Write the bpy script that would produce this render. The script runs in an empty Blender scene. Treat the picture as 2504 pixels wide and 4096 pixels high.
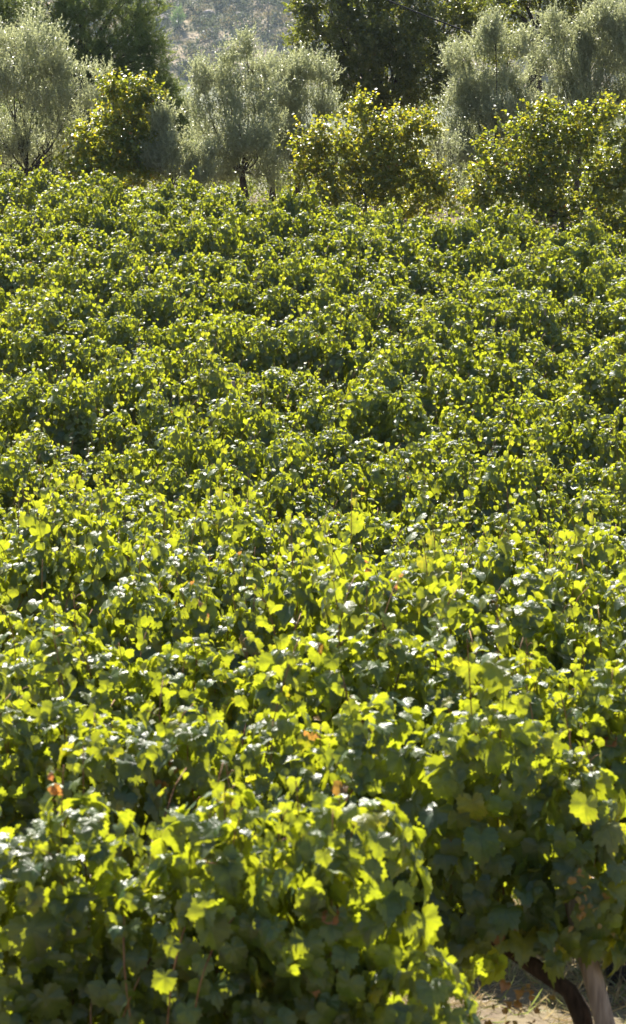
import bpy, math, random
import numpy as np
from mathutils import Vector, Matrix

# ------------------------------------------------------------------ camera, sky, sun, exposure
C = bpy.context.scene.collection
SC = bpy.context.scene
FPX, CX, CY, HOR = 13000.0, 1252.0, 2048.0, 300.0     # focal length and centre of the photograph in its own pixels
PITCH = math.atan((CY - HOR) / FPX)
CZ = 6.0                                              # camera height over the datum

cam_d = bpy.data.cameras.new('camera')
cam = bpy.data.objects.new('camera', cam_d)
C.objects.link(cam)
cam.location = (0, 0, CZ)
cam.rotation_euler = (math.radians(90) - PITCH, 0, 0)
cam_d.sensor_fit = 'VERTICAL'
cam_d.sensor_height = 36.0
cam_d.lens = FPX / 4096.0 * 36.0
cam_d.clip_start = 0.5
cam_d.clip_end = 3000
cam_d.dof.use_dof = True
cam_d.dof.focus_distance = 55.0
cam_d.dof.aperture_fstop = 8.5
SC.camera = cam

SUN_AZ, SUN_EL = math.radians(-14), math.radians(50)  # ahead of the camera, a little to the left
world = bpy.data.worlds.new('World')
SC.world = world
world.use_nodes = True
wn = world.node_tree
sky = wn.nodes.new('ShaderNodeTexSky')
sky.sky_type = 'NISHITA'
sky.sun_disc = False
sky.sun_elevation = SUN_EL
sky.sun_rotation = SUN_AZ
bg = wn.nodes['Background']
bg.inputs['Strength'].default_value = 0.060
wn.links.new(sky.outputs[0], bg.inputs['Color'])

sun_d = bpy.data.lights.new('sun', 'SUN')
sun_d.energy = 5.0
sun_d.angle = math.radians(0.53)
sun_d.color = (1.0, 0.94, 0.84)
sun = bpy.data.objects.new('sun', sun_d)
C.objects.link(sun)
to_sun = Vector((math.sin(SUN_AZ) * math.cos(SUN_EL), math.cos(SUN_AZ) * math.cos(SUN_EL), math.sin(SUN_EL)))
sun.rotation_euler = to_sun.to_track_quat('Z', 'Y').to_euler()
sun.location = (0, 0, 60)

vs = SC.view_settings
vs.view_transform = 'Standard'
vs.look = 'None'
vs.exposure = 1.6
vs.gamma = 1.0
SC.render.engine = 'CYCLES'
cy = SC.cycles
cy.max_bounces = 6
cy.diffuse_bounces = 2
cy.glossy_bounces = 2
cy.transmission_bounces = 4
cy.volume_bounces = 0
cy.transparent_max_bounces = 4
cy.sample_clamp_indirect = 6.0
cy.use_adaptive_sampling = False
cy.adaptive_threshold = 0.02
cy.use_denoising = True

R = np.random.default_rng(7)

# ------------------------------------------------------------------ pixel <-> place
def drop_at(y, Y):
    """metres below the camera of a point seen at photo row y, Y metres ahead"""
    return Y * math.tan(PITCH + math.atan((y - CY) / FPX))

def depth(Y, d):
    return Y * math.cos(PITCH) + d * math.sin(PITCH)

def place(x, y, Y):
    d = drop_at(y, Y)
    return np.array([(x - CX) / FPX * depth(Y, d), Y, CZ - d])

TOPH = 1.78
_Z = np.array([12.5, 15.5, 18.5, 22, 26, 30, 34, 38, 46, 54, 62, 72, 82])
_Y = np.array([3190, 2790, 2480, 2290, 2190, 2150, 2100, 2010, 1705, 1430, 1190, 960, 775])
_D = np.array([drop_at(y, z) for y, z in zip(_Y, _Z)]) + TOPH
_Z = np.concatenate([[-40, 0, 3, 7, 9.5], _Z, [88, 96, 110, 140, 160, 3000]])
_D = np.concatenate([[1.72, 1.72, 1.75, 3.5, 4.42], _D, [_D[-1] - .35, _D[-1] - .6, _D[-1] - .8, _D[-1] - .9, _D[-1] - .9, _D[-1] - .9]])
_zz = np.linspace(-40, 400, 4401)
_dd = np.interp(_zz, _Z, _D)
_k = np.exp(-0.5 * (np.arange(-20, 21) / 8.0) ** 2); _k /= _k.sum()
_dd = np.convolve(np.pad(_dd, 20, 'edge'), _k, 'valid')

def ground_z(X, Y):
    X = np.asarray(X, float); Y = np.asarray(Y, float)
    c = Y + 0.5 * np.clip(X, -25, 25)
    cross = np.interp(Y, [0, 22, 45, 78, 110, 160], [0, 0, .05, .085, .065, 0.0])
    return CZ - np.interp(c, _zz, _dd) - cross * np.clip(X, -20, 20)

# ------------------------------------------------------------------ mesh helpers
def link(name, me, mat, parent=None):
    o = bpy.data.objects.new(name, me)
    C.objects.link(o)
    if mat is not None:
        me.materials.clear(); me.materials.append(mat)
    if parent is not None:
        o.parent = parent
    return o

def tag(o, label=None, cat=None, group=None, kind=None):
    if label: o['label'] = label
    if cat: o['category'] = cat
    if group: o['group'] = group
    if kind: o['kind'] = kind
    return o

def thing(name, label, cat, loc=(0, 0, 0), rz=0, group=None):
    o = bpy.data.objects.new(name, None)
    C.objects.link(o)
    o.empty_display_size = .2
    o.location = loc
    o.rotation_euler = (0, 0, rz)
    return tag(o, label, cat, group)

def tri_mesh(name, V, T, smooth=True, attrs=None):
    V = np.ascontiguousarray(V, np.float32); T = np.ascontiguousarray(T, np.int32)
    me = bpy.data.meshes.new(name)
    me.vertices.add(len(V)); me.vertices.foreach_set('co', V.ravel())
    me.loops.add(T.size); me.loops.foreach_set('vertex_index', T.ravel())
    me.polygons.add(len(T)); me.polygons.foreach_set('loop_start', np.arange(0, T.size, 3, dtype=np.int32))
    me.polygons.foreach_set('use_smooth', np.full(len(T), smooth))
    for nm, (ty, arr) in (attrs or {}).items():
        a = me.attributes.new(nm, ty, 'POINT')
        a.data.foreach_set('color' if ty == 'FLOAT_COLOR' else 'vector', np.ascontiguousarray(arr, np.float32).ravel())
    me.update(calc_edges=True)
    return me

def nrmz(a):
    return a / np.maximum(np.linalg.norm(a, axis=-1, keepdims=True), 1e-9)

def leaf_mesh(name, templates, pos, tip, nor, size, data):
    """many copies of a few leaf shapes in one mesh: petiole at pos, blade towards tip, upper face along nor"""
    n = nrmz(nor)
    y = nrmz(tip - (tip * n).sum(-1, keepdims=True) * n)
    x = np.cross(y, n)
    pick = R.integers(0, len(templates), len(pos))
    Vs, Ts, As, Ls, off = [], [], [], [], 0
    for k, (tv, tt) in enumerate(templates):
        i = np.nonzero(pick == k)[0]
        if not len(i): continue
        M = np.stack([x[i], y[i], n[i]], axis=1)                    # rows: axes
        v = np.einsum('va,mab->mvb', tv, M) * size[i][:, None, None] + pos[i][:, None, :]
        Vs.append(v.reshape(-1, 3))
        Ts.append((tt[None] + (np.arange(len(i)) * len(tv))[:, None, None] + off).reshape(-1, 3))
        As.append(np.repeat(data[i], len(tv), axis=0))
        Ls.append(np.tile(tv, (len(i), 1)))
        off += len(i) * len(tv)
    return tri_mesh(name, np.concatenate(Vs), np.concatenate(Ts), True,
                    {'leafdata': ('FLOAT_COLOR', np.concatenate(As)), 'leafpos': ('FLOAT_VECTOR', np.concatenate(Ls))})

class Tubes:
    def __init__(s): s.V, s.T, s.n = [], [], 0
    def add(s, pts, rad, sides=6, rough=0.0):
        pts = np.asarray(pts, float); m = len(pts)
        rad = np.broadcast_to(np.asarray(rad, float), (m,))
        tan = nrmz(np.gradient(pts, axis=0))
        ref = np.where(np.abs(tan[:, 2:3]) > .9, [[1., 0, 0]], [[0, 0, 1.]])
        a = nrmz(np.cross(tan, ref)); b = np.cross(tan, a)
        th = np.linspace(0, 2 * np.pi, sides, endpoint=False)
        rr = rad[:, None] * (1 + rough * R.normal(size=(m, sides)))
        v = pts[:, None] + rr[..., None] * (np.cos(th)[None, :, None] * a[:, None] + np.sin(th)[None, :, None] * b[:, None])
        v = np.concatenate([v.reshape(-1, 3), pts[:1], pts[-1:]])
        t = []
        for i in range(m - 1):
            for j in range(sides):
                p, q = i * sides + j, i * sides + (j + 1) % sides
                t += [(p, q, q + sides), (p, q + sides, p + sides)]
        for j in range(sides):
            t += [(m * sides, (j + 1) % sides, j), (m * sides + 1, (m - 1) * sides + j, (m - 1) * sides + (j + 1) % sides)]
        s.V.append(v); s.T.append(np.array(t) + s.n); s.n += len(v)
    def mesh(s, name): return tri_mesh(name, np.concatenate(s.V), np.concatenate(s.T), True)

def curve(p0, p1, bow, n=6):
    t = np.linspace(0, 1, n)[:, None]
    return (1 - t) * np.asarray(p0) + t * np.asarray(p1) + (4 * t * (1 - t)) * np.asarray(bow)

def rough_box(w, d, h, bev=.006):
    """a bevelled box with its base on z = 0"""
    import bmesh
    bm = bmesh.new(); bmesh.ops.create_cube(bm, size=1)
    bmesh.ops.scale(bm, vec=(w, d, h), verts=bm.verts); bmesh.ops.translate(bm, vec=(0, 0, h / 2), verts=bm.verts)
    bmesh.ops.bevel(bm, geom=bm.edges[:], offset=bev, segments=2, affect='EDGES')
    return bm

# ------------------------------------------------------------------ materials
def mat(name):
    m = bpy.data.materials.new(name); m.use_nodes = True
    return m, m.node_tree.nodes, m.node_tree.links, m.node_tree.nodes['Principled BSDF']

def mixc(N, L, fac, a, b, mode='MIX'):
    m = N.new('ShaderNodeMix'); m.data_type = 'RGBA'; m.blend_type = mode
    for s, v in ((m.inputs[0], fac), (m.inputs[6], a), (m.inputs[7], b)):
        if hasattr(v, 'is_output'): L.new(v, s)
        elif isinstance(v, (int, float)): s.default_value = v
        else: s.default_value = (*v, 1)
    return m.outputs[2]

def math_(N, L, op, a, b=None, c=None, clamp=False):
    m = N.new('ShaderNodeMath'); m.operation = op; m.use_clamp = clamp
    for s, v in zip(m.inputs, (a, b, c)):
        if v is None: continue
        if hasattr(v, 'is_output'): L.new(v, s)
        else: s.default_value = v
    return m.outputs[0]

def leaf_mat(name, dark, light, yellow, rust, under, t_green, t_yellow, t_mix=.45, rough=.4, veins=False, spec=.5, bump=0.0):
    """leafdata: r random tone, g how yellow, b how rusty"""
    m, N, L, P = mat(name)
    at = N.new('ShaderNodeAttribute'); at.attribute_name = 'leafdata'
    sep = N.new('ShaderNodeSeparateColor'); L.new(at.outputs['Color'], sep.inputs[0])
    oi = N.new('ShaderNodeObjectInfo')
    tone = math_(N, L, 'ADD', sep.outputs[0], math_(N, L, 'MULTIPLY_ADD', oi.outputs['Random'], .3, -.15), clamp=True)
    yel = sep.outputs[1]; rus = sep.outputs[2]
    col = mixc(N, L, tone, dark, light)
    col = mixc(N, L, yel, col, yellow)
    col = mixc(N, L, rus, col, rust)
    geo = N.new('ShaderNodeNewGeometry')
    back = mixc(N, L, math_(N, L, 'MULTIPLY', geo.outputs['Backfacing'], .75), col, under)
    tr = mixc(N, L, yel, mixc(N, L, tone, [c * .72 for c in t_green], t_green), t_yellow)
    tr = mixc(N, L, rus, tr, [min(1, c * 1.5) for c in rust])
    lp = N.new('ShaderNodeAttribute'); lp.attribute_name = 'leafpos'
    if veins:                                                        # mottling over each blade
        tco = N.new('ShaderNodeTexCoord'); mz = N.new('ShaderNodeTexNoise'); mz.inputs['Scale'].default_value = 38; mz.inputs['Detail'].default_value = 2
        L.new(tco.outputs['Object'], mz.inputs['Vector'])
        mf = math_(N, L, 'MULTIPLY_ADD', mz.outputs[0], 2.2, -.75, clamp=True)
        tr = mixc(N, L, mf, [c * .62 for c in t_green], tr)
        tr = mixc(N, L, rus, tr, [min(1, c * 1.5) for c in rust])
    h = None
    if veins:
        sx = N.new('ShaderNodeSeparateXYZ'); L.new(lp.outputs['Vector'], sx.inputs[0])
        ang = math_(N, L, 'ARCTAN2', sx.outputs[0], math_(N, L, 'ADD', sx.outputs[1], .02))
        pp = math_(N, L, 'PINGPONG', ang, .46)
        rad = math_(N, L, 'SQRT', math_(N, L, 'ADD', math_(N, L, 'MULTIPLY', sx.outputs[0], sx.outputs[0]), math_(N, L, 'MULTIPLY', sx.outputs[1], sx.outputs[1])))
        dist = math_(N, L, 'MULTIPLY', pp, rad)
        v = math_(N, L, 'SUBTRACT', 1.0, math_(N, L, 'DIVIDE', dist, .022), clamp=True)
        tr = mixc(N, L, math_(N, L, 'MULTIPLY', v, .45), tr, (.12, .17, .03))
        back = mixc(N, L, math_(N, L, 'MULTIPLY', v, .35), back, (.16, .2, .07))
        edge = math_(N, L, 'MULTIPLY_ADD', rad, 4.0, -2.9, clamp=True)       # dry brown margins on a few blades
        some = math_(N, L, 'MULTIPLY_ADD', sep.outputs[0], 8.0, -6.6, clamp=True)
        eb = math_(N, L, 'MULTIPLY', math_(N, L, 'MULTIPLY', edge, some), math_(N, L, 'MULTIPLY_ADD', mz.outputs[0], 4.0, -1.6, clamp=True))
        back = mixc(N, L, eb, back, (.20, .12, .045)); tr = mixc(N, L, eb, tr, (.30, .17, .05))
        h = v
    if bump:
        nz = N.new('ShaderNodeTexNoise'); nz.inputs['Scale'].default_value = 2.6; nz.inputs['Detail'].default_value = 1
        L.new(lp.outputs['Vector'], nz.inputs['Vector'])
        hh = nz.outputs[0] if h is None else math_(N, L, 'MULTIPLY_ADD', h, -.35, nz.outputs[0])
        b = N.new('ShaderNodeBump'); b.inputs['Strength'].default_value = bump; b.inputs['Distance'].default_value = .02
        L.new(hh, b.inputs['Height']); L.new(b.outputs[0], P.inputs['Normal'])
    L.new(back, P.inputs['Base Color'])
    P.inputs['Roughness'].default_value = rough
    P.inputs['Specular IOR Level'].default_value = spec
    T = N.new('ShaderNodeBsdfTranslucent'); L.new(tr, T.inputs[0])
    mx = N.new('ShaderNodeMixShader'); mx.inputs[0].default_value = t_mix
    L.new(P.outputs[0], mx.inputs[1]); L.new(T.outputs[0], mx.inputs[2])
    L.new(mx.outputs[0], N['Material Output'].inputs['Surface'])
    return m

def noise_mat(name, stops, scale=6, detail=6, rough=.9, bump=.4, stretch=None, coord='Object', dist=.02, spec=.2):
    m, N, L, P = mat(name)
    tc = N.new('ShaderNodeTexCoord'); src = tc.outputs[coord]
    if stretch:
        mp = N.new('ShaderNodeMapping'); mp.inputs['Scale'].default_value = stretch; L.new(src, mp.inputs[0]); src = mp.outputs[0]
    nz = N.new('ShaderNodeTexNoise'); nz.inputs['Scale'].default_value = scale; nz.inputs['Detail'].default_value = detail
    L.new(src, nz.inputs['Vector'])
    cr = N.new('ShaderNodeValToRGB')
    while len(cr.color_ramp.elements) < len(stops): cr.color_ramp.elements.new(.5)
    for e, (p, c) in zip(cr.color_ramp.elements, stops): e.position = p; e.color = (*c, 1)
    L.new(nz.outputs[0], cr.inputs[0]); L.new(cr.outputs[0], P.inputs['Base Color'])
    b = N.new('ShaderNodeBump'); b.inputs['Strength'].default_value = bump; b.inputs['Distance'].default_value = dist
    L.new(nz.outputs[0], b.inputs['Height']); L.new(b.outputs[0], P.inputs['Normal'])
    P.inputs['Roughness'].default_value = rough; P.inputs['Specular IOR Level'].default_value = spec
    return m

M_VINE = leaf_mat('vine_leaf', (.016, .054, .022), (.056, .128, .034), (.26, .25, .03), (.34, .12, .035), (.085, .125, .060),
                  (.53, .60, .020), (.78, .66, .03), t_mix=.51, rough=.44, veins=True, bump=.35, spec=.95)
M_OLIVE = leaf_mat('olive_leaf', (.15, .175, .10), (.28, .30, .20), (.26, .24, .08), (.3, .16, .05), (.34, .36, .27),
                   (.54, .57, .27), (.50, .45, .12), t_mix=.45, rough=.38, spec=.8)
M_HAZEL = leaf_mat('hazel_leaf', (.026, .062, .016), (.062, .110, .024), (.14, .16, .02), (.34, .14, .03), (.10, .12, .05),
                   (.38, .46, .02), (.85, .68, .03), t_mix=.43, rough=.36, bump=.3, spec=.8)
M_OAK = leaf_mat('oak_leaf', (.028, .048, .015), (.065, .090, .026), (.20, .19, .03), (.2, .11, .04), (.075, .09, .045),
                 (.28, .34, .03), (.60, .55, .04), t_mix=.42, rough=.34, spec=.8)
M_CYP = leaf_mat('cypress_spray', (.055, .115, .042), (.125, .195, .062), (.20, .20, .06), (.12, .08, .03), (.045, .07, .03),
                 (.34, .42, .08), (.4, .42, .07), t_mix=.36, rough=.6, spec=.25)
M_SCRUB = leaf_mat('scrub_leaf', (.050, .074, .050), (.13, .145, .10), (.40, .30, .18), (.22, .13, .07), (.10, .11, .07),
                   (.12, .14, .05), (.3, .25, .1), t_mix=.3, rough=.6, spec=.25)
M_PINE = leaf_mat('pine_needles', (.06, .13, .03), (.12, .22, .05), (.2, .26, .05), (.2, .1, .05), (.1, .18, .05),
                  (.25, .4, .05), (.3, .4, .05), t_mix=.4, rough=.5)
M_STRAW = leaf_mat('dry_grass_blade', (.30, .22, .11), (.48, .37, .20), (.16, .20, .05), (.22, .11, .05), (.4, .31, .17),
                   (.5, .40, .2), (.3, .4, .08), t_mix=.35, rough=.55)
M_WOOD = noise_mat('vine_bark', [(.3, (.025, .016, .010)), (.7, (.085, .055, .036))], 14, 8, .95, .8, (3, 3, .6))
M_CANE = noise_mat('vine_cane', [(.35, (.16, .065, .030)), (.7, (.30, .17, .07))], 9, 3, .6, .2)
M_BARK = noise_mat('tree_bark', [(.3, (.030, .024, .018)), (.7, (.10, .082, .062))], 9, 8, .95, .8, (2, 2, .6))
M_POST = noise_mat('weathered_post', [(.25, (.17, .125, .095)), (.55, (.31, .24, .185)), (.8, (.40, .32, .25))], 10, 8, .9, .5, (6, 6, .35))
M_WIRE = noise_mat('steel_wire', [(.3, (.25, .25, .25)), (.7, (.4, .4, .4))], 20, 2, .4, .1)
M_CABLE = noise_mat('cable_sheath', [(.3, (.012, .012, .013)), (.7, (.03, .03, .03))], 20, 2, .6, .1)
M_ROCK = noise_mat('boulder_rock', [(.3, (.15, .13, .12)), (.55, (.26, .23, .20)), (.8, (.36, .32, .28))], 1.3, 9, .95, .9, dist=.15)
M_CRATE = noise_mat('dark_crate_plastic', [(.3, (.022, .017, .015)), (.7, (.050, .040, .034))], 8, 4, .5, .1)
M_GRAPE = noise_mat('golden_grape', [(.3, (.34, .20, .03)), (.7, (.50, .38, .07))], 12, 2, .35, .1, spec=.5)
M_PRINT = noise_mat('faded_white_print', [(.3, (.40, .38, .38)), (.7, (.6, .58, .58))], 30, 2, .6, .1)

# soil under the vines: dry earth with straw-coloured litter
def ground_mat():
    m, N, L, P = mat('dry_vineyard_soil')
    tc = N.new('ShaderNodeTexCoord')
    n1 = N.new('ShaderNodeTexNoise'); n1.inputs['Scale'].default_value = 1.1; n1.inputs['Detail'].default_value = 8
    n2 = N.new('ShaderNodeTexNoise'); n2.inputs['Scale'].default_value = 22; n2.inputs['Detail'].default_value = 6
    L.new(tc.outputs['Object'], n1.inputs['Vector']); L.new(tc.outputs['Object'], n2.inputs['Vector'])
    c = mixc(N, L, n2.outputs[0], (.050, .037, .026), (.22, .165, .112))
    r = N.new('ShaderNodeValToRGB'); r.color_ramp.elements[0].position = .45; r.color_ramp.elements[1].position = .6
    L.new(n1.outputs[0], r.inputs[0])
    c = mixc(N, L, r.outputs[0], c, (.20, .165, .095))
    sp = N.new('ShaderNodeSeparateXYZ'); L.new(tc.outputs['Object'], sp.inputs[0])
    far = math_(N, L, 'MULTIPLY_ADD', sp.outputs[1], .08, -8.2, clamp=True)
    c = mixc(N, L, far, c, mixc(N, L, n1.outputs[0], (.06, .075, .045), (.15, .15, .09)))
    L.new(c, P.inputs['Base Color']); P.inputs['Roughness'].default_value = .95; P.inputs['Specular IOR Level'].default_value = .15
    b = N.new('ShaderNodeBump'); b.inputs['Strength'].default_value = .8; b.inputs['Distance'].default_value = .03
    L.new(n2.outputs[0], b.inputs['Height']); L.new(b.outputs[0], P.inputs['Normal'])
    return m

def hill_mat():
    m, N, L, P = mat('dry_hillside')
    tc = N.new('ShaderNodeTexCoord')
    n1 = N.new('ShaderNodeTexNoise'); n1.inputs['Scale'].default_value = .14; n1.inputs['Detail'].default_value = 9
    n2 = N.new('ShaderNodeTexNoise'); n2.inputs['Scale'].default_value = .75; n2.inputs['Detail'].default_value = 8
    for n in (n1, n2): L.new(tc.outputs['Object'], n.inputs['Vector'])
    c = mixc(N, L, n2.outputs[0], (.21, .17, .115), (.47, .38, .265))
    r = N.new('ShaderNodeValToRGB'); r.color_ramp.elements[0].position = .42; r.color_ramp.elements[1].position = .60
    L.new(n1.outputs[0], r.inputs[0])
    c = mixc(N, L, r.outputs[0], (.11, .11, .065), c)
    L.new(c, P.inputs['Base Color']); P.inputs['Roughness'].default_value = 1; P.inputs['Specular IOR Level'].default_value = .05
    b = N.new('ShaderNodeBump'); b.inputs['Strength'].default_value = 1; b.inputs['Distance'].default_value = .5
    L.new(n2.outputs[0], b.inputs['Height']); L.new(b.outputs[0], P.inputs['Normal'])
    return m

# ------------------------------------------------------------------ ground and hillside
def grid_mesh(name, xs, ys, f):
    X, Y = np.meshgrid(xs, ys)
    V = np.stack([X, Y, f(X, Y)], -1).reshape(-1, 3)
    nx, ny = len(xs), len(ys)
    i = (np.arange(ny - 1)[:, None] * nx + np.arange(nx - 1)[None]).ravel()
    T = np.concatenate([np.stack([i, i + 1, i + 1 + nx], 1), np.stack([i, i + 1 + nx, i + nx], 1)])
    return tri_mesh(name, V, T)

def soil_z(X, Y):
    near = np.exp(-((Y - 16) / 8.0) ** 2)
    return ground_z(X, Y) + (.03 * np.sin(X * 3.1 + Y * 1.7) * np.sin(Y * 2.3 - X) + .015 * np.sin(X * 9 + Y * 5)) * near

xs = np.unique(np.concatenate([np.linspace(-900, -60, 8), np.linspace(-60, -6, 28), np.linspace(-6, 6, 90), np.linspace(6, 60, 28), np.linspace(60, 900, 8)]))
ys = np.unique(np.concatenate([np.linspace(-40, 5, 20), np.linspace(5, 24, 110), np.linspace(24, 160, 140), np.linspace(160, 2000, 8)]))
tag(link('ground', grid_mesh('ground', xs, ys, soil_z), ground_mat()), 'dry brown vineyard soil', kind='structure')

def lump(X, Y, s, seed):
    r = np.random.default_rng(seed); out = 0
    for k in range(5):
        a, b, p, q = r.uniform(.6, 1.4, 2).tolist() + r.uniform(0, 6.28, 2).tolist()
        f = 2 ** k / s
        out = out + np.sin(X * f * a + p + 1.7 * np.sin(Y * f * .6 + q)) * np.sin(Y * f * b + q) / 1.7 ** k
    return out

def hill_z(X, Y):
    t = np.clip((Y - 1080) / 600, 0, 2)
    return CZ - _D[-1] - .6 + 360 * t * np.exp(-t * 1.6) + (lump(X, Y, 36, 3) * 2.2 + lump(X, Y, 160, 5) * 4.8) * np.clip((Y - 1080) / 80, 0, 1)

hx = np.unique(np.concatenate([np.linspace(-800, -140, 60), np.linspace(-140, 140, 180), np.linspace(140, 800, 60)]))
hy = np.unique(np.concatenate([np.linspace(1050, 1320, 230), np.linspace(1320, 1560, 60)]))
tag(link('hillside', grid_mesh('hillside', hx, hy, hill_z), hill_mat()), 'dry scrubby hillside behind the trees', kind='structure')

# ------------------------------------------------------------------ leaf shapes
def vine_leaf(nout, rings, seed):
    r = np.random.default_rng(seed)
    th = np.linspace(-np.pi, np.pi, nout, endpoint=False)
    ctrl = [(-180, .16), (-160, .50), (-128, .72), (-108, .80), (-84, .68), (-52, .93), (-28, .80), (0, 1.02), (28, .80), (52, .93), (84, .68), (108, .80), (128, .72), (160, .50), (180, .16)]
    a, b = np.radians([c[0] for c in ctrl]), np.array([c[1] for c in ctrl]) * (1 + r.normal(size=15) * .04)
    b[-1] = b[0]
    rad = np.interp(th, a, b)
    if nout > 24: rad = rad * (1 + .07 * np.where(np.arange(nout) % 2 == 0, 1, -1))
    V = [np.array([[0, 0, 0]])]; T = []
    cup, fold, droop = r.uniform(-.15, .4), r.uniform(.0, .85), r.uniform(.2, .95)
    ph, wa = r.uniform(0, 6, 2), r.uniform(.03, .09)
    tw = r.uniform(-.25, .25)
    for q in rings:
        x, y = np.sin(th) * rad * q * .95, np.cos(th) * rad * q
        d = rad * q
        z = fold * np.abs(x) * .55 - droop * np.clip(y, 0, 2) ** 2 * .75 - cup * d * d + wa * np.sin(5 * th + ph[0]) * d + tw * x * y
        V.append(np.stack([x, y, z], 1))
    n = nout
    for j in range(n):
        T.append((0, 1 + (j + 1) % n, 1 + j))
    for q in range(len(rings) - 1):
        for j in range(n):
            a0, a1 = 1 + q * n + j, 1 + q * n + (j + 1) % n
            T += [(a0, a1, a1 + n), (a0, a1 + n, a0 + n)]
    return np.concatenate(V), np.array(T)

def blade(w, npts, droop, fold, seed=0, base=.15):
    """a simple pointed or rounded leaf, length 1"""
    ys_ = np.linspace(0, 1, npts)
    ww = w * np.sin(np.pi * np.clip(ys_ * .97 + .0, 0, 1)) ** base
    ww[0] = w * .12; ww[-1] = w * .06
    V, T = [], []
    for y, q in zip(ys_, ww):
        z = -droop * y * y
        V += [(-q, y, z + fold * q), (0, y, z), (q, y, z + fold * q)]
    for i in range(npts - 1):
        for j in (0, 1):
            a = i * 3 + j
            T += [(a, a + 1, a + 4), (a, a + 4, a + 3)]
    return np.array(V, float), np.array(T)

def flat_blade(w, npts, droop, base=.7):
    """a narrow leaf without a midrib fold"""
    ys_ = np.linspace(0, 1, npts)
    ww = w * np.sin(np.pi * np.clip(ys_ * .97, 0, 1)) ** base
    ww[0] = w * .2; ww[-1] = w * .08
    V = []
    for y, q in zip(ys_, ww):
        V += [(-q, y, -droop * y * y), (q, y, -droop * y * y)]
    T = []
    for i in range(npts - 1):
        a = i * 2
        T += [(a, a + 1, a + 3), (a, a + 3, a + 2)]
    return np.array(V, float), np.array(T)

VL0 = [vine_leaf(40, (.33, .7, 1.0), s) for s in range(8)]
VL1 = [vine_leaf(18, (.55, 1.0), 20 + s) for s in range(8)]
OL = [flat_blade(.16, 4, d) for d in (-.15, .1, .3)]
HZ = [blade(.44, 5, d, f, base=.42) for d, f in ((.1, .1), (.35, .25), (.5, -.1), (.2, .4))]
OK = [blade(.32, 3, d, f, base=.6) for d, f in ((.1, .2), (.4, .3), (-.1, .1))]
CY_ = [flat_blade(.085, 3, d) for d in (-.15, .1, .3)]
GR = [blade(.03, 4, d, .3, base=.7) for d in (.2, .5, .9)]

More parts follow.
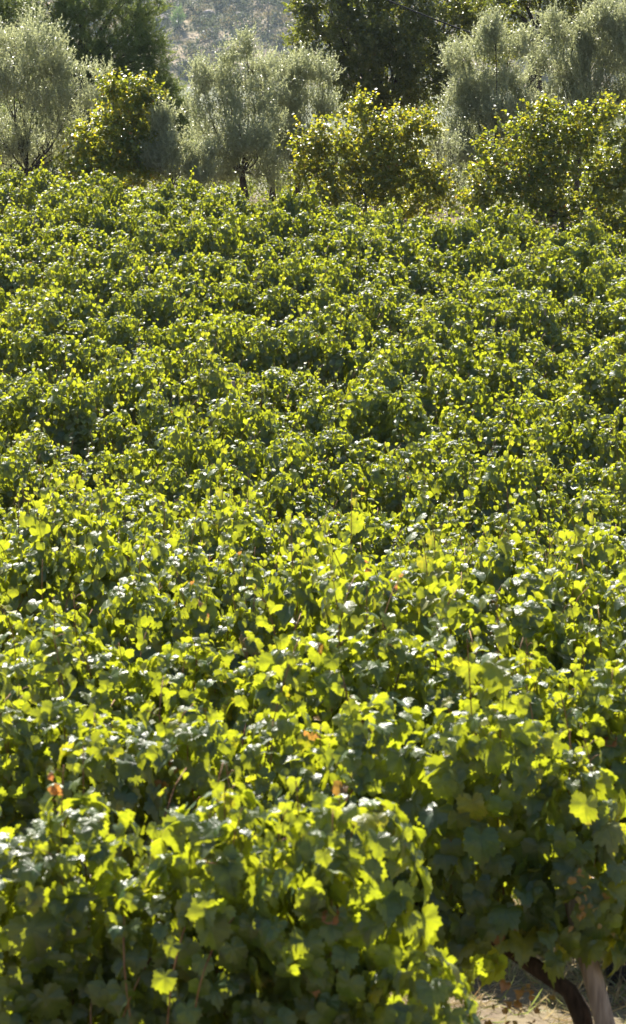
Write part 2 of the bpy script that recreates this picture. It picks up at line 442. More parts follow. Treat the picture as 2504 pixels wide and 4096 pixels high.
# ------------------------------------------------------------------ grapevines
SPACING = 1.1
def vine_meshes(seed, near, tall=False, yellow=.05, ragged_end=False, rust=.0012, low=False, foot=0.0):
    """local x runs along the row, z up, origin at the foot of the trunk"""
    rs = np.random.default_rng(seed)
    canes = Tubes(); trunk = Tubes()
    DIP = .05 if ragged_end else (rs.uniform(.1, .28) if near else rs.uniform(.15, .38))
    # trunk and cordon arms
    lean = rs.normal(size=2) * .07
    tp = np.array([[foot, 0, -.08], [foot * .8 + lean[0] * .3, lean[1] * .5, .2], [foot * .35 + lean[0] * .9, lean[1], .45], [0, 0, .68]]) + rs.normal(size=(4, 3)) * .012
    if foot: tp = np.array([[.64, -.05, -.08], [.58, -.05, .2], [.44, -.03, .45], [0, 0, .70]])
    tt = np.linspace(0, 3, 10)
    tp = np.stack([np.interp(tt, range(4), tp[:, k]) for k in range(3)], 1) + rs.normal(size=(10, 3)) * .006
    trunk.add(tp, np.linspace(.055, .036, 10), 8, .10)
    for s in (-1, 1):
        trunk.add(curve((0, 0, .66), (s * .52, rs.normal() * .03, .74), (0, 0, .05), 7), np.linspace(.032, .018, 7), 6, .1)
    pos, nor, tip, size, dat = [], [], [], [], []
    side_x = lambda x: (1.12 if near else 1.22) - (.34 if near else .42) * (abs(x) / .58) ** 2
    side_z = lambda z: np.interp(z, [.35, .6, 1.0, 1.35, 1.6, 1.8], [.20, .31, .40, .37, .27, .13])
    def leaf(p, out, elev, s, young=0.0, tone=0.0):
        if foot and p[0] > -.15 and p[0] > .05 and p[2] < .64: return
        out = np.array([out[0], out[1], 0.0]); out /= max(np.linalg.norm(out), 1e-6)
        e = math.radians(elev)
        n = out * math.cos(e) + np.array([0, 0, math.sin(e)])
        t = np.array([0, 0, -1.0]) + out * .25 + rs.normal(size=3) * .30
        red = rs.random() < rust
        pos.append(p); nor.append(n); tip.append(t); size.append(s * (.6 if red else 1))
        y = 0.0
        u = rs.random()
        if u < yellow: y = rs.uniform(.5, 1)
        else: y = max(0, rs.normal(.07 + young * .16, .07))
        dat.append((min(1, max(0, rs.random() + tone)), min(1, y), rs.uniform(.5, .9) if red else 0, 1))
    nsh = 12
    tufts = [(-.41 + .275 * q + rs.normal() * .05, rs.normal() * (.07 if near else .08), rs.normal() * (.06 if near else .125)) for q in range(4)]
    if ragged_end: tufts.append((.50, 0, -.42) if foot else (.60, -.05, -.42))
    s_mound = rs.normal(size=5) * .12
    for k in range(nsh):
        tf = tufts[k % 4]; x0 = tf[0] + rs.normal() * .06
        h = 1.74 - DIP * (abs(x0) / .55) ** 2 + rs.normal() * .06 + tf[2]
        if rs.random() < (.45 if tall else .12): h += rs.uniform(.12, .36)
        if ragged_end: h -= max(0, x0 - .38) * .8
        h = max(h, .95)
        p0 = np.array([x0, rs.normal() * .04, .72]); p1 = np.array([x0 + rs.normal() * .08, tf[1] + rs.normal() * .09, h])
        pts = curve(p0, p1, (rs.normal() * .05, rs.normal() * .06, 0), 12)
        if rs.random() < .5:                                        # tip arches over
            over = rs.choice([-1, 1]); pts[-3:, 1] += over * np.array([.03, .09, .16]); pts[-1, 2] -= .05
        canes.add(pts, np.linspace(.0052, .0022, 12), 5)
        L_ = np.linalg.norm(np.diff(pts, axis=0), axis=1).sum()
        nl = int(L_ / .06); s_el, s_tone = rs.normal() * 13, rs.normal() * .14
        for q in range(nl):
            t = (q + rs.random() * .5) / nl
            p = np.array([np.interp(t * 11, range(12), pts[:, c]) for c in range(3)])
            a = rs.uniform(0, 2 * np.pi)
            out = np.array([math.cos(a) * .8, math.sin(a) * 1.2 + np.sign(p[1]) * .5])
            pl = rs.uniform(.05, .10)
            pp = p + np.array([out[0] * pl * .7, out[1] * pl * .7, pl * .35])
            if near and rs.random() < .6: canes.add(np.array([p, (p + pp) / 2 + [0, 0, .012], pp]), .0016, 3)
            s = .092 * math.exp(rs.normal() * .24) * (1 if t < .75 else 1 - (t - .75) * 2.0)
            leaf(pp, out, rs.normal(18 + 16 * t, 18) + s_el + (35 if rs.random() < .2 else 0), s, young=t, tone=s_tone)
    for m, (mx, my, mh) in enumerate(tufts):                        # leaves shingled over the mounds of the canopy
        hz_, rx, ry = 1.66 + mh - DIP * (abs(mx) / .55) ** 2, rs.uniform(.19, .27), rs.uniform(.20, .30) if not near else rs.uniform(.26, .36)
        if ragged_end and m < 4: hz_ -= max(0, mx - .3) * 1.5
        dome = rs.uniform(.2, .32)
        for k in range(200 if near else 215):
            z = hz_ - (hz_ - .42) * rs.random() ** 1.25
            a = rs.uniform(0, 2 * np.pi)
            u = max(0.0, (z - (hz_ - dome)) / dome)
            r = math.sqrt(max(0.02, 1 - u * u)) * rs.uniform(.82, 1.06) * (1 if z > .95 else 1 - .5 * (.95 - z))
            z += rs.normal() * .02
            el = 10 + 38 * u + rs.normal() * 15 + (40 if rs.random() < (.30 if near else .18) else 0)
            leaf(np.array([mx + rx * r * math.cos(a), my + ry * r * math.sin(a), z]), (math.cos(a) + rs.normal() * .25, math.sin(a) + rs.normal() * .25), el,
                 .106 * math.exp(rs.normal() * .22) * (1 - .28 * u), young=.5 * u, tone=s_mound[m])
    for k in range(150):                                            # leaves deep inside the row
        x = rs.uniform(-.6, .6); z = rs.uniform(.5, 1.4)
        leaf(np.array([x, rs.normal() * .09, z]), (rs.normal() * .4, rs.choice([-1, 1])), rs.normal(15, 20), rs.uniform(.09, .14))
    nd = 9 if low else 5
    for k in range(nd):                                             # hanging side shoots
        sd = rs.choice([-1, 1]); x = rs.uniform(-.55, .55)
        if foot and x > -.15: continue
        p0 = np.array([x, sd * .25, rs.uniform(.9, 1.4)]); p1 = np.array([x + rs.normal() * .15, sd * rs.uniform(.36, .52), rs.uniform(.22 if low else .38, .7)])
        pts = curve(p0, p1, (0, sd * .13, .1), 9); canes.add(pts, np.linspace(.004, .002, 9), 5)
        for q in range(9):
            p = pts[q] + rs.normal(size=3) * .035
            leaf(p, (rs.normal() * .6, sd), rs.normal(25, 22), rs.uniform(.06, .115))
    A = lambda v: np.array(v, float)
    fm = leaf_mesh('vine_foliage', VL0 if near else VL1, A(pos), A(tip), A(nor), A(size) * (.66 if near else .62), A(dat))
    return fm, canes.mesh('vine_canes'), trunk.mesh('vine_trunk')

NEAR = [vine_meshes(100 + i, True, tall=(i % 3 == 1), yellow=(.03, .05, .08, .04)[i % 4], low=(i % 2 == 0)) for i in range(6)]
NEAR_END = [vine_meshes(140, True, ragged_end=True, low=True, yellow=.05, rust=.004), vine_meshes(141, True, ragged_end=True, foot=.60, yellow=.05, rust=.004)]
LOOKS = [('bushy green', dict()), ('tall shooted', dict(tall=True)), ('rounded dense', dict()), ('yellow tipped', dict(yellow=.16)),
         ('dark leafy', dict(yellow=.02)), ('straggly tall', dict(tall=True, yellow=.07)), ('rust flecked', dict(rust=.012, yellow=.08)), ('compact bright', dict(yellow=.1)),
         ('leafy low skirted', dict(low=True)), ('upright shooted', dict(tall=True))]
FAR = [vine_meshes(200 + i, False, **kw) for i, (nm, kw) in enumerate(LOOKS)]

ORD = ['', 'first', 'second', 'third', 'fourth', 'fifth', 'sixth', 'seventh', 'eighth', 'ninth', 'tenth', 'eleventh', 'twelfth', 'thirteenth', 'fourteenth',
       'fifteenth', 'sixteenth', 'seventeenth', 'eighteenth', 'nineteenth', 'twentieth', 'twenty-first', 'twenty-second', 'twenty-third', 'twenty-fourth', 'twenty-fifth', 'twenty-sixth']
ROW_A = math.atan2(-.5, 1)
NROWS = 22
END_X = {0: .33, 1: 1.19, 2: 2.0}
rr = random.Random(5)
vines = []
for k in range(NROWS):
    c = 12.5 + 3.0 * min(k, 8) + 3.45 * max(0, k - 8) + (rr.uniform(-.25, .25) if k > 2 else 0)
    step = SPACING * math.cos(ROW_A)
    xe = END_X.get(k, 40 + rr.random())
    row = []
    i = 0
    while True:
        x = xe - step * (i + .5); i += 1
        y = c - .5 * x
        lim = .0963 * y + .5
        if x < -lim: break
        if x > lim + .02: continue
        if k > 3 and rr.random() < .02: continue                   # a missing plant
        row.append((x + rr.uniform(-.10, .10), y + rr.uniform(-.06, .06) * (k > 2), i == 1))
    row.sort()
    swell = [rr.uniform(0, 6.28), rr.uniform(1.5, 2.6), rr.uniform(0, 6.28), rr.uniform(.7, 1.2)]
    for j, (x, y, end) in enumerate(row):
        if k < 3:
            src = NEAR_END[k % 2] if end else NEAR[(j * 2 + k * 3) % 6]; look = 'large leaved'
        else:
            q = (j * 3 + k * 7 + rr.randrange(3)) % len(FAR); src = FAR[q]; look = LOOKS[q][0]
        place_word = f'{ORD[j + 1]} from the left in the {ORD[k + 1]} row from the front' if k else f'{ORD[j + 1]} from the left in the nearest row'
        lab = f'{look} grapevine, {place_word}'
        if k < 3 and end: lab = f'last grapevine at the right end of the {("nearest", "second", "third")[k]} row, its leaves hanging low'
        root = thing('grapevine', lab, 'grapevine', (x, y, float(ground_z(x, y))), ROW_A + (0 if end else rr.choice([0, math.pi])) + rr.uniform(-.08, .08), 'grapevines planted in rows across the vineyard')
        s = rr.uniform(.93, 1.07)
        root.scale = (rr.uniform(1.0, 1.12), rr.uniform(.92, 1.12), s * (1 if k < 3 else 1.0 + .07 * math.sin(x * swell[1] + swell[0]) + .06 * math.sin(x * swell[3] + swell[2])))
        link('foliage', src[0], M_VINE, root)
        link('trunk', src[2], M_WOOD, root)
        link('canes', src[1], M_CANE, root)
        vines.append((k, x, y, root))
print('vines', len(vines))

# withered orange leaf clusters on single vines of the near rows
def row_point(px, py, k, front):
    Y = (12.5 + 3.0 * k) / (1 + .5 * (px - CX) / FPX) - front
    return place(px, py, Y)
for px, py, k, front, n, sp, tone in ((2070, 4010, 1, .25, 22, .07, .75), (2335, 3530, 1, .3, 9, .04, .8), (2345, 3640, 1, .28, 12, .05, .6), (1245, 2925, 1, .25, 5, .03, .95), (705, 3065, 1, .3, 4, .025, 1),
                                      (1585, 2312, 3, .3, 4, .03, 1), (205, 3155, 0, .2, 3, .025, 1), (1465, 2265, 3, .3, 3, .02, 1), (810, 2430, 2, .3, 3, .03, .9)):
    p = row_point(px, py, k, front)
    near_v = min((v for v in vines if v[0] == k), key=lambda v: (v[1] - p[0]) ** 2 + (v[2] - p[1]) ** 2)
    rs = np.random.default_rng(px)
    W = p + rs.normal(size=(n, 3)) * sp
    D = np.stack([rs.random(n), rs.uniform(.3, 1, n), np.full(n, tone) * rs.uniform(.6, 1, n), np.ones(n)], 1)
    me = leaf_mesh('withered_leaves', VL0, W, rs.normal(size=(n, 3)) * .6 - [0, 0, 1], rs.normal(size=(n, 3)) + [0, -.6, .5], .024 * np.exp(rs.normal(size=n) * .25), D)
    o = link('withered_leaves', me, M_VINE)
    bpy.context.view_layer.update()
    o.parent = near_v[3]; o.matrix_parent_inverse = near_v[3].matrix_world.inverted()
    o['label'] = 'withered orange leaves among the green ones'

# ------------------------------------------------------------------ posts, wires, the crate of grapes, dry grass
def post_mesh(h, r, lean=(0, 0)):
    t = Tubes(); z = np.linspace(-.3, h, 9)
    pts = np.stack([lean[0] * z / h, lean[1] * z / h, z], 1); pts[:, :2] += R.normal(size=(9, 2)) * r * .06
    t.add(pts, r * np.linspace(1.08, .95, 9), 14, .025)
    return t.mesh('post')
pb = place(2500, 4330, 14.75)
tag(link('vineyard_post', post_mesh(.95, .048, (-.25, .08)), M_POST), 'pale weathered post leaning beside the dark vine trunk at the row end', 'post').location = (pb[0], pb[1], float(ground_z(pb[0], pb[1])))
for (px, py, Y, what) in ((527, 1115, 64.6, 'thin dark post tip among leaves in the left half of the far slope'),
                          (718, 1575, 50.2, 'grey post tip above leaves left of the middle of the slope'),
                          (2185, 1165, 61.6, 'thin dark post tip among leaves on the right of the far slope')):
    v = min(vines, key=lambda v: (v[1] - place(px, py, Y)[0] - .55) ** 2 + (v[2] - Y) ** 2)
    p = np.array([v[1] - .5, v[2] + .25, 0]); g = float(ground_z(p[0], p[1])); p[2] = g + 2.0
    o = tag(link('vineyard_post', post_mesh(p[2] - g - .24, .032), M_POST), what, 'post', 'slim trellis posts standing in the rows'); o.location = (p[0], p[1], g)

# ------------------------------------------------------------------ trees and bushes behind the vines
def lobe(px, py, rx, ry, Y, ry_m=None):
    c = place(px, py, Y); s = Y / FPX
    return c, np.array([rx * s, (ry_m if ry_m else (rx + ry) * .5 * s), ry * s])

def foliage(name, lobes, templates, twigs, per, tlen, size, up, outw, yellow=(.0, .05), rust=0.0, horiz=0.0, inner=.45, spread=.7, seed=0, gaps=.0, droop=0.0, sidey=0.0, dens=1.0):
    """leafy twigs filled into a crown of uneven lobes"""
    rs = np.random.default_rng(seed)
    w = np.array([(l[1][0] * l[1][2]) for l in lobes]); w = w / w.sum()
    pos, tip, nor, siz, dat = [], [], [], [], []
    for (c, r), q in zip(lobes, w):
        n = max(6, int(twigs * q * dens))
        d = nrmz(rs.normal(size=(n, 3)))
        rad = inner + (1 - inner) * rs.random(n) ** .7
        bump = 1 + .16 * np.sin(d[:, 0] * 5 + c[0] * 3) * np.sin(d[:, 2] * 6 + c[2] * 4) + .10 * rs.normal(size=n)
        p = c + d * r * (rad * bump)[:, None]
        if gaps:                                                     # airy holes
            g = np.sin(p[:, 0] * 3.1 + seed) * np.sin(p[:, 2] * 3.7 + seed * 2) * np.sin(p[:, 1] * 2.9)
            k = g > -gaps; p, d = p[k], d[k]; n = len(p)
        td = nrmz(d * outw + np.array([0, 0, up]) + rs.normal(size=(n, 3)) * .45)
        tl = tlen * rs.uniform(.6, 1.3, n)
        t = (np.arange(per)[None] + rs.random((n, per)) * .8) / per
        lp = p[:, None] + td[:, None] * (t * tl[:, None])[..., None]
        lp[..., 2] -= droop * (t * tl[:, None]) ** 2
        side = nrmz(rs.normal(size=(n, per, 3)))
        lt = nrmz(td[:, None] * (1 - spread * .5) + side * spread)
        ln = nrmz(rs.normal(size=(n, per, 3)) + np.array([0, 0, horiz]) + d[:, None] * .4)
        sz = size * rs.uniform(.65, 1.25, (n, per)) * (1 - .35 * t)
        tone = np.clip(rs.normal(.5, .22, (n, per)) + rs.normal(0, .12, (n, 1)), 0, 1)
        yl = np.where(rs.random((n, per)) < yellow[1], rs.uniform(.5, 1, (n, per)), np.clip(rs.normal(yellow[0], .08, (n, per)), 0, 1))
        if sidey: yl = np.clip(yl + sidey * np.clip(rs.normal(.3, .35, (n, 1)), 0, 1), 0, 1)
        ru = np.where(rs.random((n, per)) < rust, rs.uniform(.5, 1, (n, per)), 0)
        pos.append(lp.reshape(-1, 3)); tip.append(lt.reshape(-1, 3)); nor.append(ln.reshape(-1, 3)); siz.append(sz.ravel())
        dat.append(np.stack([tone.ravel(), yl.ravel(), ru.ravel(), np.ones(n * per)], 1))
    cat = np.concatenate
    return leaf_mesh(name, templates, cat(pos), cat(tip), cat(nor), cat(siz), cat(dat))

def clumps(lobes, k, f, tall=1.0, seed=0, keep=.8):
    """break each smooth lobe into a core and smaller clumps of leaves around it"""
    rs = np.random.default_rng(seed + 900)
    out = []
    for c, r in lobes:
        out.append((c, r * keep))
        for q in range(k):
            d = nrmz(rs.normal(size=3)); d[2] = d[2] * .8 + .15; d[1] = -abs(d[1]) if rs.random() < .65 else d[1]
            g = f * rs.uniform(.65, 1.35)
            out.append((c + d * r * rs.uniform(.8, 1.02), r * g * np.array([1, 1, tall])))
    return out

def limbs(base, fork, lobes, r0, seed, subs=5, stems=0, thin=.012, trunk_mesh=True):
    """(trunk, branches): a tapered trunk to the fork, one limb into each lobe, thinner branches inside it"""
    rs = np.random.default_rng(seed)
    tr, br = Tubes(), Tubes()
    base, fork = np.asarray(base, float), np.asarray(fork, float)
    n = 9
    pts = curve(base - [0, 0, .15], fork, rs.normal(size=3) * np.array([.1, .1, 0]), n) + rs.normal(size=(n, 3)) * r0 * .12
    tr.add(pts, r0 * np.linspace(1.25, .72, n), 9, .09)
    for c, r in lobes:
        end = c + r * np.array([0, 0, .25])
        l = np.linalg.norm(end - fork)
        pts = curve(fork, end, rs.normal(size=3) * l * .07 + np.array([0, 0, -.03 * l]), 9) + rs.normal(size=(9, 3)) * .012
        br.add(pts, np.linspace(r0 * .30, thin * .7, 9), 6, .08)
        for k in range(subs):
            a = pts[rs.integers(3, 9)]
            b = c + r * nrmz(rs.normal(size=3)) * .85
            if stems: b = a + np.array([rs.normal() * .25, rs.normal() * .25, 1]) * rs.uniform(.5, 1.0) * r[2]
            br.add(curve(a, b, rs.normal(size=3) * .06, 6), np.linspace(thin, thin * .35, 6), 5)
    return tr, br

def tree(name, label, cat, base_px, Y, fork_px, lobes, r0, bark, fol_args, fol_mat, seed, group=None, **kw):
    cl = kw.pop('clump', None)
    b = place(base_px, 700, Y); bz = float(ground_z(b[0], Y)); base = np.array([b[0], Y, bz])
    fork = place(fork_px[0], fork_px[1], Y)
    root = thing(name, label, cat, tuple(base), 0, group)
    tr, br = limbs(base, fork, lobes, r0, seed, **kw)
    for nm, me, m in (('trunk', tr.mesh('trunk'), bark), ('branches', br.mesh('branches'), bark), ('crown', foliage('crown', clumps(lobes, *cl, seed=seed) if cl else lobes, seed=seed, **fol_args), fol_mat)):
        me.transform(Matrix.Translation(-Vector(base)))
        link(nm, me, m, root)
    return root

def LB(Y, *a):
    return [lobe(px, py, rx, ry, Y + dy) for (px, py, rx, ry, dy) in a]

OLV = dict(dens=1.9, templates=OL, per=17, tlen=.46, size=.092, up=1.35, outw=.5, inner=.25, spread=.55, gaps=.35, yellow=(.0, .005))
# left olive, many bare upright stems
tree('olive_tree', 'big olive tree at the left edge with many thin bare upright stems', 'tree', 95, 91, (110, 690), LB(91,
     (60, 190, 130, 90, .3), (150, 250, 110, 110, 0), (260, 310, 110, 75, .3), (370, 310, 65, 45, .4), (20, 330, 120, 110, -.3), (150, 400, 130, 100, .2),
     (290, 420, 90, 80, 0), (-60, 260, 110, 140, 0), (60, 520, 130, 90, .3), (210, 520, 90, 70, .4), (60, 630, 120, 70, .5), (190, 640, 110, 70, .6), (290, 560, 80, 80, .5), (-60, 640, 100, 80, .3), (-70, 480, 90, 120, 0), (400, 420, 40, 40, .2)), .10, M_BARK,
     dict(OLV, twigs=2300), M_OLIVE, 31, stems=1, clump=(6, .36, 1.8), subs=9, thin=.013)
# centre pair
tree('olive_tree', 'airy olive tree in the middle with a dark forked trunk and pointed top', 'tree', 975, 89.5, (965, 690), LB(89.5,
     (980, 270, 75, 85, 0), (1000, 360, 110, 90, .2), (870, 340, 100, 90, .3), (800, 320, 50, 60, -.2), (820, 430, 70, 60, 0), (930, 470, 120, 90, -.2), (1040, 500, 90, 90, .2),
     (870, 580, 90, 80, .3), (1000, 610, 90, 60, -.3), (860, 690, 70, 60, .5), (1040, 690, 60, 60, .5), (900, 640, 90, 60, -.8), (1030, 640, 80, 60, -.8), (830, 720, 90, 60, -.4), (1080, 720, 90, 60, -.5), (960, 560, 120, 80, -.9), (985, 215, 22, 40, 0)), .115, M_BARK, dict(OLV, twigs=1650), M_OLIVE, 32, stems=1, clump=(6, .36, 1.8), subs=6)
tree('olive_tree', 'pale olive tree just right of the middle, against the dark oak', 'tree', 1080, 92, (1085, 660), LB(92,
     (1130, 300, 70, 75, 0), (1210, 330, 90, 80, .2), (1290, 350, 60, 70, -.2), (1130, 420, 100, 80, -.2), (1240, 450, 100, 80, .3), (1310, 470, 50, 60, 0),
     (1120, 540, 90, 80, .2), (1220, 570, 90, 70, 0), (1110, 640, 60, 50, -.3), (1140, 700, 70, 60, .3), (1200, 660, 70, 60, .2)), .10, M_BARK, dict(OLV, twigs=1450), M_OLIVE, 33, stems=1, clump=(6, .36, 1.8), subs=6)
# low olive suckers beside the yellow bush
tree('olive_tree', 'small low silvery olive shoots between the yellow bush and the middle olive', 'tree', 690, 87.6, (690, 740), LB(87.6,
     (650, 480, 30, 45, 0), (665, 540, 50, 55, .1), (720, 590, 70, 55, 0), (620, 640, 60, 60, .2), (700, 680, 90, 60, -.1), (790, 660, 60, 60, .1), (830, 720, 60, 40, 0)), .05, M_BARK,
     dict(OLV, twigs=750), M_OLIVE, 34, stems=1, clump=(6, .36, 1.8), subs=4)
# right-hand olives
tree('olive_tree', 'broad silvery olive tree at right with feathery tops against the oak', 'tree', 1960, 91, (1960, 700), LB(91,
     (1940, 190, 70, 60, 0), (1975, 135, 35, 45, 0), (2040, 210, 90, 70, .2), (1850, 260, 75, 70, -.2), (1900, 340, 110, 80, 0), (2040, 330, 110, 80, .3), (1850, 420, 90, 70, .2),
     (1990, 450, 120, 80, -.3), (2110, 440, 80, 80, .2), (1830, 520, 90, 70, 0), (1960, 570, 110, 80, .2), (1790, 620, 70, 60, .1), (1880, 650, 90, 60, -.2), (2060, 570, 80, 80, .3)), .12, M_BARK,
     dict(OLV, twigs=2500), M_OLIVE, 35, stems=1, clump=(6, .36, 1.8), subs=5)
tree('olive_tree', 'tall olive tree at the right edge with slender dark stems showing', 'tree', 2320, 92.5, (2325, 560), LB(92.5,
     (2200, 130, 65, 60, 0), (2290, 200, 80, 80, .2), (2380, 130, 80, 70, -.2), (2400, 60, 40, 40, 0), (2470, 110, 70, 80, .2), (2220, 260, 90, 90, .2), (2360, 270, 100, 90, 0), (2490, 250, 90, 100, -.1),
     (2250, 400, 100, 80, .3), (2400, 400, 110, 90, -.2), (2530, 400, 80, 110, .2), (2330, 500, 120, 70, 0), (2570, 180, 80, 110, 0)), .085, M_BARK,
     dict(OLV, twigs=2600), M_OLIVE, 36, stems=1, clump=(6, .36, 1.8), subs=6, thin=.016)

# rank dark growth between the trunks
rs = np.random.default_rng(19)
ug = []
for k in range(120):
    x = -11 + 22 * (k + rs.random()) / 120; Y = rs.uniform(94, 106); h = rs.uniform(.8, 1.45) + max(0, x) * .09
    ug.append((np.array([x, Y, float(ground_z(x, Y)) + h * .75]), np.array([rs.uniform(.5, .9), rs.uniform(.4, .7), h])))
ug_mesh = foliage('undergrowth', ug, OK, 9000, 12, .35, .09, .7, .7, inner=.1, yellow=(.04, .02), seed=18)
tag(link('undergrowth', ug_mesh, M_OAK), 'dark tangled undergrowth between the tree trunks', 'undergrowth', kind='stuff')

# broad-leaved yellowing bushes
HZL = dict(dens=2.1, templates=HZ, per=9, tlen=.42, size=.112, up=.75, outw=.7, inner=.25, spread=.8, horiz=1.1, yellow=(.08, .20), rust=.008, sidey=.35)
tree('hazel_bush', 'tall narrow bush with yellow turning leaves in front of the left olive', 'bush', 480, 88.2, (480, 730), LB(88.2,
     (550, 360, 70, 50, 0), (450, 360, 40, 40, 0), (500, 430, 110, 70, .1), (430, 500, 70, 60, .2), (570, 430, 60, 70, -.1), (520, 540, 110, 80, .1), (440, 620, 130, 80, 0), (560, 640, 100, 80, -.2), (350, 600, 80, 80, .3), (600, 560, 70, 80, .1), (620, 680, 90, 70, .1), (330, 700, 110, 60, .2), (480, 710, 160, 60, 0)),
     .04, M_BARK, dict(HZL, twigs=560, yellow=(.04, .13)), M_HAZEL, 41, stems=1, clump=(6, .40, 1.25), subs=5, thin=.01)
tree('hazel_bush', 'wide rounded bush of golden yellow leaves below the dark oak', 'bush', 1460, 87.2, (1460, 770), LB(87.2,
     (1440, 455, 26, 55, 0), (1500, 500, 60, 40, .1), (1650, 500, 70, 45, 0), (1320, 540, 90, 60, .2), (1450, 570, 120, 70, 0), (1600, 570, 120, 70, .1), (1700, 560, 50, 60, 0),
     (1240, 600, 80, 60, 0), (1340, 650, 130, 80, .2), (1500, 670, 140, 80, -.2), (1650, 670, 110, 80, .1), (1260, 720, 90, 70, .1), (1430, 760, 180, 70, 0), (1480, 850, 200, 60, .3), (1690, 840, 110, 60, .3), (1320, 830, 120, 60, .3), (1620, 770, 130, 70, .2), (1730, 740, 60, 60, 0)),
     .045, M_BARK, dict(HZL, twigs=760, yellow=(.16, .16)), M_HAZEL, 42, stems=1, clump=(6, .40, 1.25), subs=5, thin=.01)
tree('hazel_bush', 'big dark yellow green bush at the lower right of the tree line', 'bush', 2250, 86.0, (2250, 860), LB(86.0,
     (2180, 450, 50, 45, 0), (2290, 480, 80, 45, .1), (2430, 450, 60, 50, 0), (2080, 520, 80, 50, .1), (2220, 560, 120, 70, 0), (2370, 560, 120, 70, .1), (2500, 590, 70, 80, 0),
     (1960, 620, 80, 60, 0), (2080, 650, 120, 80, .2), (2250, 680, 140, 90, -.2), (2420, 690, 130, 90, .1), (2540, 700, 80, 100, 0), (1970, 740, 90, 70, .1), (2120, 790, 150, 80, 0), (2300, 820, 150, 80, .2), (2470, 820, 120, 90, 0), (1900, 790, 60, 50, 0), (1950, 880, 110, 70, .3), (2120, 900, 150, 70, .2), (2320, 930, 170, 70, .3), (2480, 940, 120, 70, .2)),
     .05, M_BARK, dict(HZL, twigs=980, yellow=(.05, .08)), M_HAZEL, 43, stems=1, clump=(6, .40, 1.25), subs=5, thin=.01)
tree('twiggy_bush', 'grey twiggy low bush between the two yellow bushes on the right', 'bush', 1780, 88.4, (1780, 800), LB(88.4,
     (1740, 520, 60, 50, 0), (1800, 600, 60, 60, .1), (1770, 690, 60, 60, 0), (1820, 740, 60, 50, .2), (1790, 810, 80, 40, 0)), .03, M_BARK,
     dict(OLV, twigs=230, per=10, gaps=.2), M_OLIVE, 44, stems=0, subs=22, thin=.009)

# dark trees behind
OAKD = dict(dens=1.7, templates=OK, per=14, tlen=.40, size=.115, up=.15, outw=.9, inner=.5, spread=.9, horiz=.6, yellow=(.05, .035), rust=.003, gaps=.3, sidey=.35)
tree('oak_tree', 'large dark oak tree with dense rounded crown right of the hillside gap', 'tree', 1540, 99, (1540, 430), LB(99,
     (1230, 30, 60, 60, 0), (1260, 130, 90, 90, .4), (1240, 220, 60, 60, 0), (1320, 60, 110, 110, -.5), (1330, 250, 110, 110, 0), (1420, 150, 130, 130, -.8), (1480, 20, 150, 110, 0), (1430, 330, 110, 100, -.4),
     (1400, 420, 70, 60, .2), (1560, 180, 130, 130, -.9), (1560, 340, 130, 110, -.3), (1640, 60, 140, 120, -.4), (1690, 240, 130, 130, -.6), (1700, 380, 110, 80, 0), (1780, 120, 130, 130, 0), (1800, 300, 90, 110, 0), (1560, 440, 130, 50, .3),
     (1880, 40, 120, 110, .3), (1500, -110, 260, 110, .5), (1250, -80, 90, 70, .2)), .28, M_BARK, dict(OAKD, twigs=3400), M_OAK, 51, subs=6, clump=(7, .40, .85), thin=.02)
tree('oak_tree', 'dark tree with yellowing sprays behind the right hand olives', 'tree', 2150, 103, (2150, 130), LB(103,
     (1980, 40, 120, 90, 0), (2060, -60, 150, 120, .3), (2080, 120, 60, 60, .3), (2230, 40, 110, 90, -.6), (2330, -10, 140, 100, 0), (2450, 30, 130, 100, .2), (2540, 60, 90, 120, 0), (2260, 140, 90, 60, .5), (2400, 180, 160, 90, .9), (2200, -120, 300, 110, .5), (1990, 180, 110, 90, 1.2)),
     .30, M_BARK, dict(OAKD, twigs=2000, yellow=(.09, .06)), M_OAK, 52, subs=6, clump=(7, .40, .85), thin=.02)
CYP = dict(dens=2.8, templates=CY_, per=30, tlen=.40, size=.13, up=.45, outw=.9, inner=.55, spread=.5, horiz=.8, yellow=(.06, .02), gaps=.6, sidey=.3)
